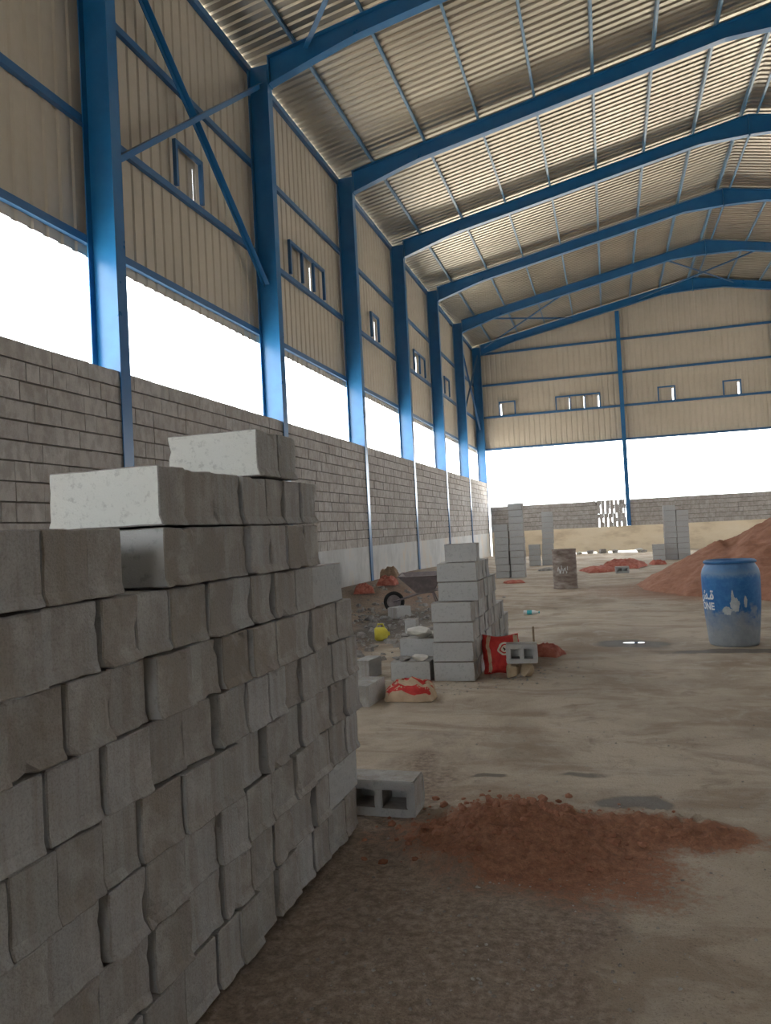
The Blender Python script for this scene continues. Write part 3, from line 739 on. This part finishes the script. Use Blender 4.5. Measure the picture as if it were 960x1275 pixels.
# standing red sack leaning on the middle stack
e, sf = sack('cement_sack', .36, .40, .12, (-1.14, 7.97, gn(-1.1, 7.9)+.185), .08, REDP, 'bright red cement sack with round emblem leaning beside the middle stack', seed=8.1, tilt=(1.25, 0), fold=.5)
patch(e, sf, TANP, 'tan_stripe', rect(-.72, -.95, -.52, .95, .03)); patch(e, sf, TANP, 'tan_stripe', rect(.74, -.9, .97, .9, .02))
patch(e, sf, WHITEPR, 'emblem_ring', ring(.24, .22, .26, .36), 28, 3, .007); patch(e, sf, REDP, 'emblem_disc', ring(.24, .22, .19, .26), 28, 3, .007)
patch(e, sf, WHITEPR, 'emblem_centre', ring(.24, .22, .0, .19), 28, 4, .007)
patch(e, sf, BLACKPR, 'emblem_mark', lambda s, t: (.19+.06*s+.05*math.sin(t*6), .10+.22*t), 4, 10, .010); patch(e, sf, BLACKPR, 'emblem_mark', lambda s, t: (.19+.14*s, .17+.05*t+.04*math.sin(s*4)), 8, 4, .011)
sack('crumpled_sack', .42, .30, .14, G(-.80, 9.1, .0), -.4, REDF, 'crumpled faded red sack on the floor behind the half hollow block', seed=5.2, fold=1.6)
sack('crumpled_sack', .40, .42, .20, G(-4.85, 15.0, .0), .3, REDF, 'crumpled red sack by the left wall, the lower left of the pair', seed=6.5, fold=1.5)
sack('cement_sack', .42, .45, .24, G(-4.75, 16.4, .0), .1, REDF, 'red sack by the left wall under the brown sack', seed=7.5, fold=.8)
sack('brown_sack', .42, .34, .30, (-4.80, 16.75, gn(-4.8, 16.75)+.12), .2, BROWNS, 'brown sack heaped behind the red sack by the left wall', seed=2.5, fold=.9)
sack('flat_sack', .9, 1.2, .18, G(-.35, 24.0, .0), .3, REDF, 'flattened faded red sack on the far floor, left of the pair', seed=12.1, fold=1.3)
sack('flat_sack', 1.2, 1.5, .30, G(.35, 25.5, .0), -.2, REDF, 'larger heaped faded red sack on the far floor behind the hollow block', seed=13.7, fold=1.3)
sack('flat_sack', .5, .5, .08, G(-2.45, 20.3, .0), .3, REDF, 'flat dark red sack on the floor in front of the tall far left stack', seed=14.7, fold=1.3)
sack('flat_sack', .45, .5, .16, G(1.45, 26.6, .0), .3, REDF, 'small red sack on the floor before the far right stack', seed=15.7, fold=1.8)
sack('flat_sack', .7, .5, .10, G(-1.9, 25.2, .0), .3, RUBBLE, 'grey crumpled sack on the floor between the far stacks', seed=16.7, fold=1.8)

# ------------------------------------------------------------------ barrels
def barrel():
    e = empty('plastic_barrel', (1.33, 9.85, gn(1.33, 9.85)-.005), label='blue plastic barrel splashed with cement standing in front of the sand pile', cat='barrel')
    R0 = .315
    prof = [(0, 0), (.24, 0), (.262, .012), (.272, .04), (.288, .20), (.303, .36), (R0, .56), (R0+.004, .75), (R0+.002, .84), (.305, .885), (.285, .925), (.272, .945), (.270, .955), (.278, .962), (.280, .985), (.272, .995), (.258, .992), (.252, .975), (.258, .94), (.285, .88), (.29, .75), (.28, .4), (.25, .03), (0, .03)]
    m = MB(); m.lathe(prof, 56); b = m.obj('barrel_body', BARREL, e, smooth=True)
    m = MB(); m.lathe([(.2745, .958), (.287, .960), (.290, .972), (.287, .984), (.2805, .986)], 56); m.obj('rim_band', m_simple('barrel_rim', [(.3, (.02, .10, .26)), (.7, (.05, .16, .33))], 8, rough=.5), e, smooth=True)
    def rad(z):
        pts = [(.288, .2), (.303, .36), (R0, .56), (R0+.004, .75), (R0+.002, .84)]
        for (ra, za), (rb, zb) in zip(pts, pts[1:]):
            if za <= z <= zb: return ra + (rb-ra)*(z-za)/(zb-za)
        return R0
    def text(body, z, a0, size, nm, sx=1.0, mat=CANL):
        cu = bpy.data.curves.new('txt', 'FONT'); cu.body = body; cu.size = size; cu.offset = size*.03; cu.resolution_u = 3
        to = bpy.data.objects.new('txt', cu); COL.objects.link(to); bpy.context.view_layer.update()
        me = bpy.data.meshes.new_from_object(to.evaluated_get(bpy.context.evaluated_depsgraph_get())); bpy.data.objects.remove(to)
        bm = bmesh.new(); bm.from_mesh(me); bmesh.ops.triangulate(bm, faces=bm.faces)
        wmax = max(v.co.x for v in bm.verts)
        for _ in range(2): bmesh.ops.subdivide_edges(bm, edges=[ed for ed in bm.edges if ed.calc_length() > .02], cuts=1)
        for v in bm.verts:
            zz = z + v.co.y; a = a0 + (v.co.x - wmax)*sx/R0; r = rad(zz) + .003
            v.co = Vector((r*math.cos(a), r*math.sin(a), zz))
        bm.to_mesh(me); bm.free(); me.materials.clear(); me.materials.append(mat); me.name = nm
        o = bpy.data.objects.new(nm, me); COL.objects.link(o); o.parent = e
    # lettering wraps round the left side as seen from the camera
    text('ONE', .435, math.radians(226), .115, 'latin_lettering', .9)
    text('\u0634\u0640\u0629', .555, math.radians(226), .15, 'arabic_lettering', .9)
    # cement splash: a ragged raised film
    m = MB(); n = 40
    def edge(t):   # outline in (angle, z)
        a = t*2*math.pi; r = 1 + .35*noise.noise(Vector((math.cos(a)*2, math.sin(a)*2, 4))) + .25*noise.noise(Vector((math.cos(a)*6, math.sin(a)*6, 8)))
        return math.cos(a)*r, math.sin(a)*r
    SPL = m_simple('dried_cement_splash', [(.3, (.32, .36, .38)), (.6, (.50, .53, .53)), (.8, (.60, .62, .60))], 10, bs=.3)
    for c_a, c_z, wa, wz in ((math.radians(268), .50, .16, .085), (math.radians(264), .585, .045, .085), (math.radians(289), .53, .06, .07), (math.radians(252), .43, .16, .05)):
        b0 = len(m.v); m.v.append(((rad(c_z)+.006)*math.cos(c_a), (rad(c_z)+.006)*math.sin(c_a), c_z))
        for k in range(n):
            x, y = edge(k/n + c_a); a = c_a + x*wa; z = c_z + y*wz; r = rad(z)+.0035; m.v.append((r*math.cos(a), r*math.sin(a), z))
        for k in range(n): m.f.append((b0, b0+1+k, b0+1+(k+1) % n)); m.t.append(0)
    m.obj('cement_splash', SPL, e, smooth=True)
barrel()
e = empty('steel_drum', (-1.04, 18.38, gn(-1.04, 18.4)-.01), label='rusty brown steel drum standing on the floor in front of the slim far stack', cat='drum')
prof = [(0, 0), (.27, 0), (.278, .01), (.278, .03), (.27, .04), (.27, .29), (.283, .305), (.27, .32), (.27, .60), (.283, .615), (.27, .63), (.27, .87), (.279, .88), (.279, .905), (.268, .91), (.262, .89), (.262, .88), (0, .88)]
m = MB(); m.lathe(prof, 40); m.obj('drum_body', RUST, e, smooth=True)
m = MB()
for k in range(16):
    a0 = math.radians(238 + k*3.1); a1 = a0 + math.radians(2.6); z = .40 + .05*math.sin(k*1.3); r = .2725
    m.quad((r*math.cos(a0), r*math.sin(a0), z), (r*math.cos(a1), r*math.sin(a1), z+.01), (r*math.cos(a1), r*math.sin(a1), z+.10-.03*(k % 3)), (r*math.cos(a0), r*math.sin(a0), z+.09-.03*(k % 3)))
m.obj('faded_paint_mark', CANL, e)

# ------------------------------------------------------------------ wheelbarrow
def wheelbarrow():
    x, y = -3.35, 13.9; z = gn(x, y)
    e = empty('wheelbarrow', (x, y, z), 0.15, label='grey metal wheelbarrow standing between the left wall and the middle stack', cat='wheelbarrow')
    m = MB(); top = [(-.42, -.30, .66), (.36, -.30, .66), (.36, .34, .70), (-.42, .34, .70)]; bo = [(-.12, -.17, .36), (.20, -.17, .34), (.20, .2, .34), (-.12, .2, .36)]
    def shell(t, b, off):
        n = len(m.v); m.v.extend(t + b)
        for i in range(4): j = (i+1) % 4; m.f.append((n+i, n+j, n+4+j, n+4+i)); m.t.append(0)
        m.f.append((n+4, n+5, n+6, n+7)); m.t.append(0)
    shell(top, bo, 0); shell([(a*.965, b*.965, c) for a, b, c in top], [(a*.93, b*.93, c+.012) for a, b, c in bo], 0)
    for i in range(4):
        j = (i+1) % 4; m.f.append((i, 8+i, 8+j, j)); m.t.append(0)
    m.obj('tray', GREYMETAL, e)
    m = MB(); m.tube(top + top[:1], .012, 8); m.obj('rim', GREYMETAL, e, smooth=True)
    for s in (-1, 1):
        m = MB(); m.tube([(-.55, s*.05, .20), (-.1, s*.14, .33), (.4, s*.22, .42), (.85, s*.28, .62)], .016, 8); m.obj('handle', GREYMETAL, e, smooth=True)
        m = MB(); m.tube([(.18, s*.16, .36), (.30, s*.24, .0)], .014, 8); m.tube([(.42, s*.22, .42), (.30, s*.24, .0)], .014, 8); m.obj('leg', GREYMETAL, e, smooth=True)
    m = MB(); 
    M_ = [(0.13, -.035), (.17, -.04), (.19, -.02), (.195, 0), (.19, .02), (.17, .04), (.13, .035), (.13, -.035)]
    m.lathe(M_, 28); m.v = [(a-.55, c, b+.195) for a, b, c in m.v]; wh = m.obj('wheel', RUBBER, e, smooth=True)
    m = MB(); m.lathe([(0, -.045), (.03, -.045), (.03, -.02), (.128, -.02), (.128, .02), (.03, .02), (.03, .045), (0, .045)], 20); m.v = [(a-.55, c, b+.195) for a, b, c in m.v]; m.obj('hub', GREYMETAL, wh)
wheelbarrow()

# yellow container, bottle, blue-white bag by the middle stack
e = empty('yellow_jug', G(-3.14, 10.35, 0), .3, label='crushed yellow plastic container on the earth behind the near stack', cat='container')
m = MB(); m.lathe([(0, 0), (.08, 0), (.105, .02), (.11, .08), (.10, .14), (.06, .18), (.03, .19), (.03, .215), (0, .215)], 20)
m.v = [(a*(1+.15*noise.noise(Vector((a*9, b*9, c*9)))), b*.8, c) for a, b, c in m.v]; m.v = [(c-.08, b, a*.9+.10) for a, b, c in m.v]; m.obj('jug_body', YELLOW, e, smooth=True)
m = MB(); m.tube([(-.05, 0, .19), (-.03, 0, .235), (.04, 0, .235), (.06, 0, .18)], .012, 8); m.obj('handle', YELLOW, e, smooth=True)
e = empty('plastic_bottle', G(-1.33, 13.1, 0), 0, label='small clear plastic bottle with a teal label lying on the bare floor', cat='bottle')
m = MB(); m.lathe([(0, 0), (.034, .003), (.037, .02), (.037, .17), (.014, .23), (.014, .25), (0, .25)], 18); m.v = [(c-.125, b, a+.037) for a, b, c in m.v]; bd = m.obj('bottle_body', WHITEP, e, smooth=True)
m = MB(); m.lathe([(.0385, .06), (.0385, .14)], 18); m.v = [(c-.125, b, a+.037) for a, b, c in m.v]; m.obj('label', TEAL, e, smooth=True)
m = MB(); m.lathe([(0, .248), (.017, .248), (.017, .265), (0, .265)], 14); m.v = [(c-.125, b, a+.037) for a, b, c in m.v]; m.obj('cap', TEAL, e, smooth=True)
# peg in the ground
m = MB(); m.box((-.012, -.012, -.02), (.012, .012, .22)); tag(m.obj('wooden_peg', OCHRE, loc=G(-1.0, 10.0, 0)), 'short stick standing in the ground behind the half hollow block', 'stick')

# ------------------------------------------------------------------ sand pile and foreground dirt
def heap(name, mat, x0, x1, y0, y1, n, m_, hf, label, cat):
    mb = MB()
    for j in range(m_+1):
        for i in range(n+1):
            x = x0+(x1-x0)*i/n; y = y0+(y1-y0)*j/m_; mb.v.append((x, y, hf(x, y)))
    for j in range(m_):
        for i in range(n):
            a = j*(n+1)+i; q = (a, a+1, a+n+2, a+n+1)
            if any(mb.v[k][2] > gn(mb.v[k][0], mb.v[k][1]) - .03 for k in q): mb.f.append(q); mb.t.append(0)
    return tag(mb.obj(name, mat, smooth=True, recalc=False), label, cat)
def sandh(x, y):
    cx, cy = 4.8, 18.6; dx = (x-cx)/4.15; dy = (y-cy)/(5.2 if y < cy else 4.5)
    d = math.sqrt(dx*dx + dy*dy); d += .06*wall_noise(x, y, .8, 1) + .035*wall_noise(x, y, 2.5, 2)
    h = 2.05*(1-d)
    if d < .25: h = 2.05*(.75 + .25*(1-(d/.25)**2)*.5) if d >= 0 else h
    # lower ragged shoulder on the left
    h2 = .95*(1 - math.hypot((x-2.3)/1.75, (y-18.2)/2.6))
    h = max(h, h2)
    h += .05*wall_noise(x, y, 3, 6) + .035*abs(wall_noise(x, y, 7, 8)) + .02*wall_noise(x, y, 14, 8)
    return gn(x, y) + h if h > -.1 else -.3
heap('sand_pile', SAND, .3, 9.5, 12.8, 23.6, 190, 200, sandh, 'large heap of red sand behind the blue barrel at the right', 'sand pile')
def dirth(x, y):
    q = .22*wall_noise(x, y, 2.2, 1) + .12*wall_noise(x, y, 6, 3)
    d1 = math.hypot((x+.55)/.62, (y-3.8)/.50); d2 = math.hypot((x-.02)/.62, (y-3.95)/.22)
    h = max(.125*(1-d1-q), .06*(1-d2-q))
    lum = .022*abs(wall_noise(x, y, 9, 5)) + .020*max(0, wall_noise(x, y, 20, 6)) + .008*wall_noise(x, y, 45, 6)
    if h > 0: h += lum*min(1, h/.025)*1.3
    return gn(x, y) + max(h, -.035)
def dirt_cut(x, y): return dirth(x, y)
o = heap('dirt_mound', FLOOR, -1.3, .95, 2.9, 4.6, 190, 150, dirth, 'low spread of lumpy red earth on the floor in the foreground', 'dirt mound')
ca = o.data.color_attributes.new('soil', 'FLOAT_COLOR', 'POINT'); buf = []
for v in o.data.vertices: buf += soil(v.co.x, v.co.y)
ca.data.foreach_set('color', buf)
# clods and gravel: nobody could count them
mb = MB(); rs = random.Random(5)
def clod(mb, x, y, z, s):
    n = len(mb.v); t = (1+5**.5)/2; r0 = [rs.uniform(.7, 1.2) for _ in range(12)]
    for k, (a, b, c) in enumerate([(-1,t,0),(1,t,0),(-1,-t,0),(1,-t,0),(0,-1,t),(0,1,t),(0,-1,-t),(0,1,-t),(t,0,-1),(t,0,1),(-t,0,-1),(-t,0,1)]):
        q = s*r0[k]/1.9; mb.v.append((x+a*q, y+b*q, z+c*q*.7))
    for f in [(0,11,5),(0,5,1),(0,1,7),(0,7,10),(0,10,11),(1,5,9),(5,11,4),(11,10,2),(10,7,6),(7,1,8),(3,9,4),(3,4,2),(3,2,6),(3,6,8),(3,8,9),(4,9,5),(2,4,11),(6,2,10),(8,6,7),(9,8,1)]:
        mb.f.append(tuple(n+i for i in f)); mb.t.append(0)
for _ in range(420):
    x = rs.gauss(-.55, .32); y = rs.gauss(3.85, .2); s = rs.choice((.005, .006, .008, .011, .016, .024)) * rs.uniform(.7, 1.2)
    if -1.25 < x < .9 and 3 < y < 4.5: clod(mb, x, y, max(dirth(x, y), gn(x, y)) + s*.1, s)
tag(mb.obj('earth_clods', CLOD), 'scattered clods of red earth over the foreground mound', 'earth clods', kind='stuff')
mb = MB()
for _ in range(2600):
    y = 1.6 + 4.4*rs.random()**1.5; x = rs.uniform(-1.15, 1.5) if y < 4 else rs.uniform(-1.1, 2)
    if rs.random() > (.9 if x < 0 and y < 4 else .25): continue
    s = rs.choice((.003, .004, .005, .006, .009)); clod(mb, x, y, gn(x, y), s)
tag(mb.obj('gravel', GRAVEL), 'loose gravel scattered over the foreground floor', 'gravel', kind='stuff')
# puddle
mb = MB(); n = 40; mb.v.append((.22, 9.98, 0))
for k in range(n):
    a = 2*math.pi*k/n; r = 1 + .3*noise.noise(Vector((math.cos(a)*1.5, math.sin(a)*1.5, 1))); mb.v.append((.22+.13*r*math.cos(a), 9.98+.055*r*math.sin(a), 0))
for k in range(n): mb.f.append((0, 1+k, 1+(k+1) % n)); mb.t.append(0)
zp = max(gn(.22+dx*.1, 9.98+dy*.08) for dx in (-2,-1,0,1,2) for dy in (-1,0,1)) + .003
tag(mb.obj('puddle', WATER, loc=(0, 0, zp)), 'small shiny puddle in a dark wet patch left of the blue barrel', 'puddle')
# white drain pipe in the far left corner
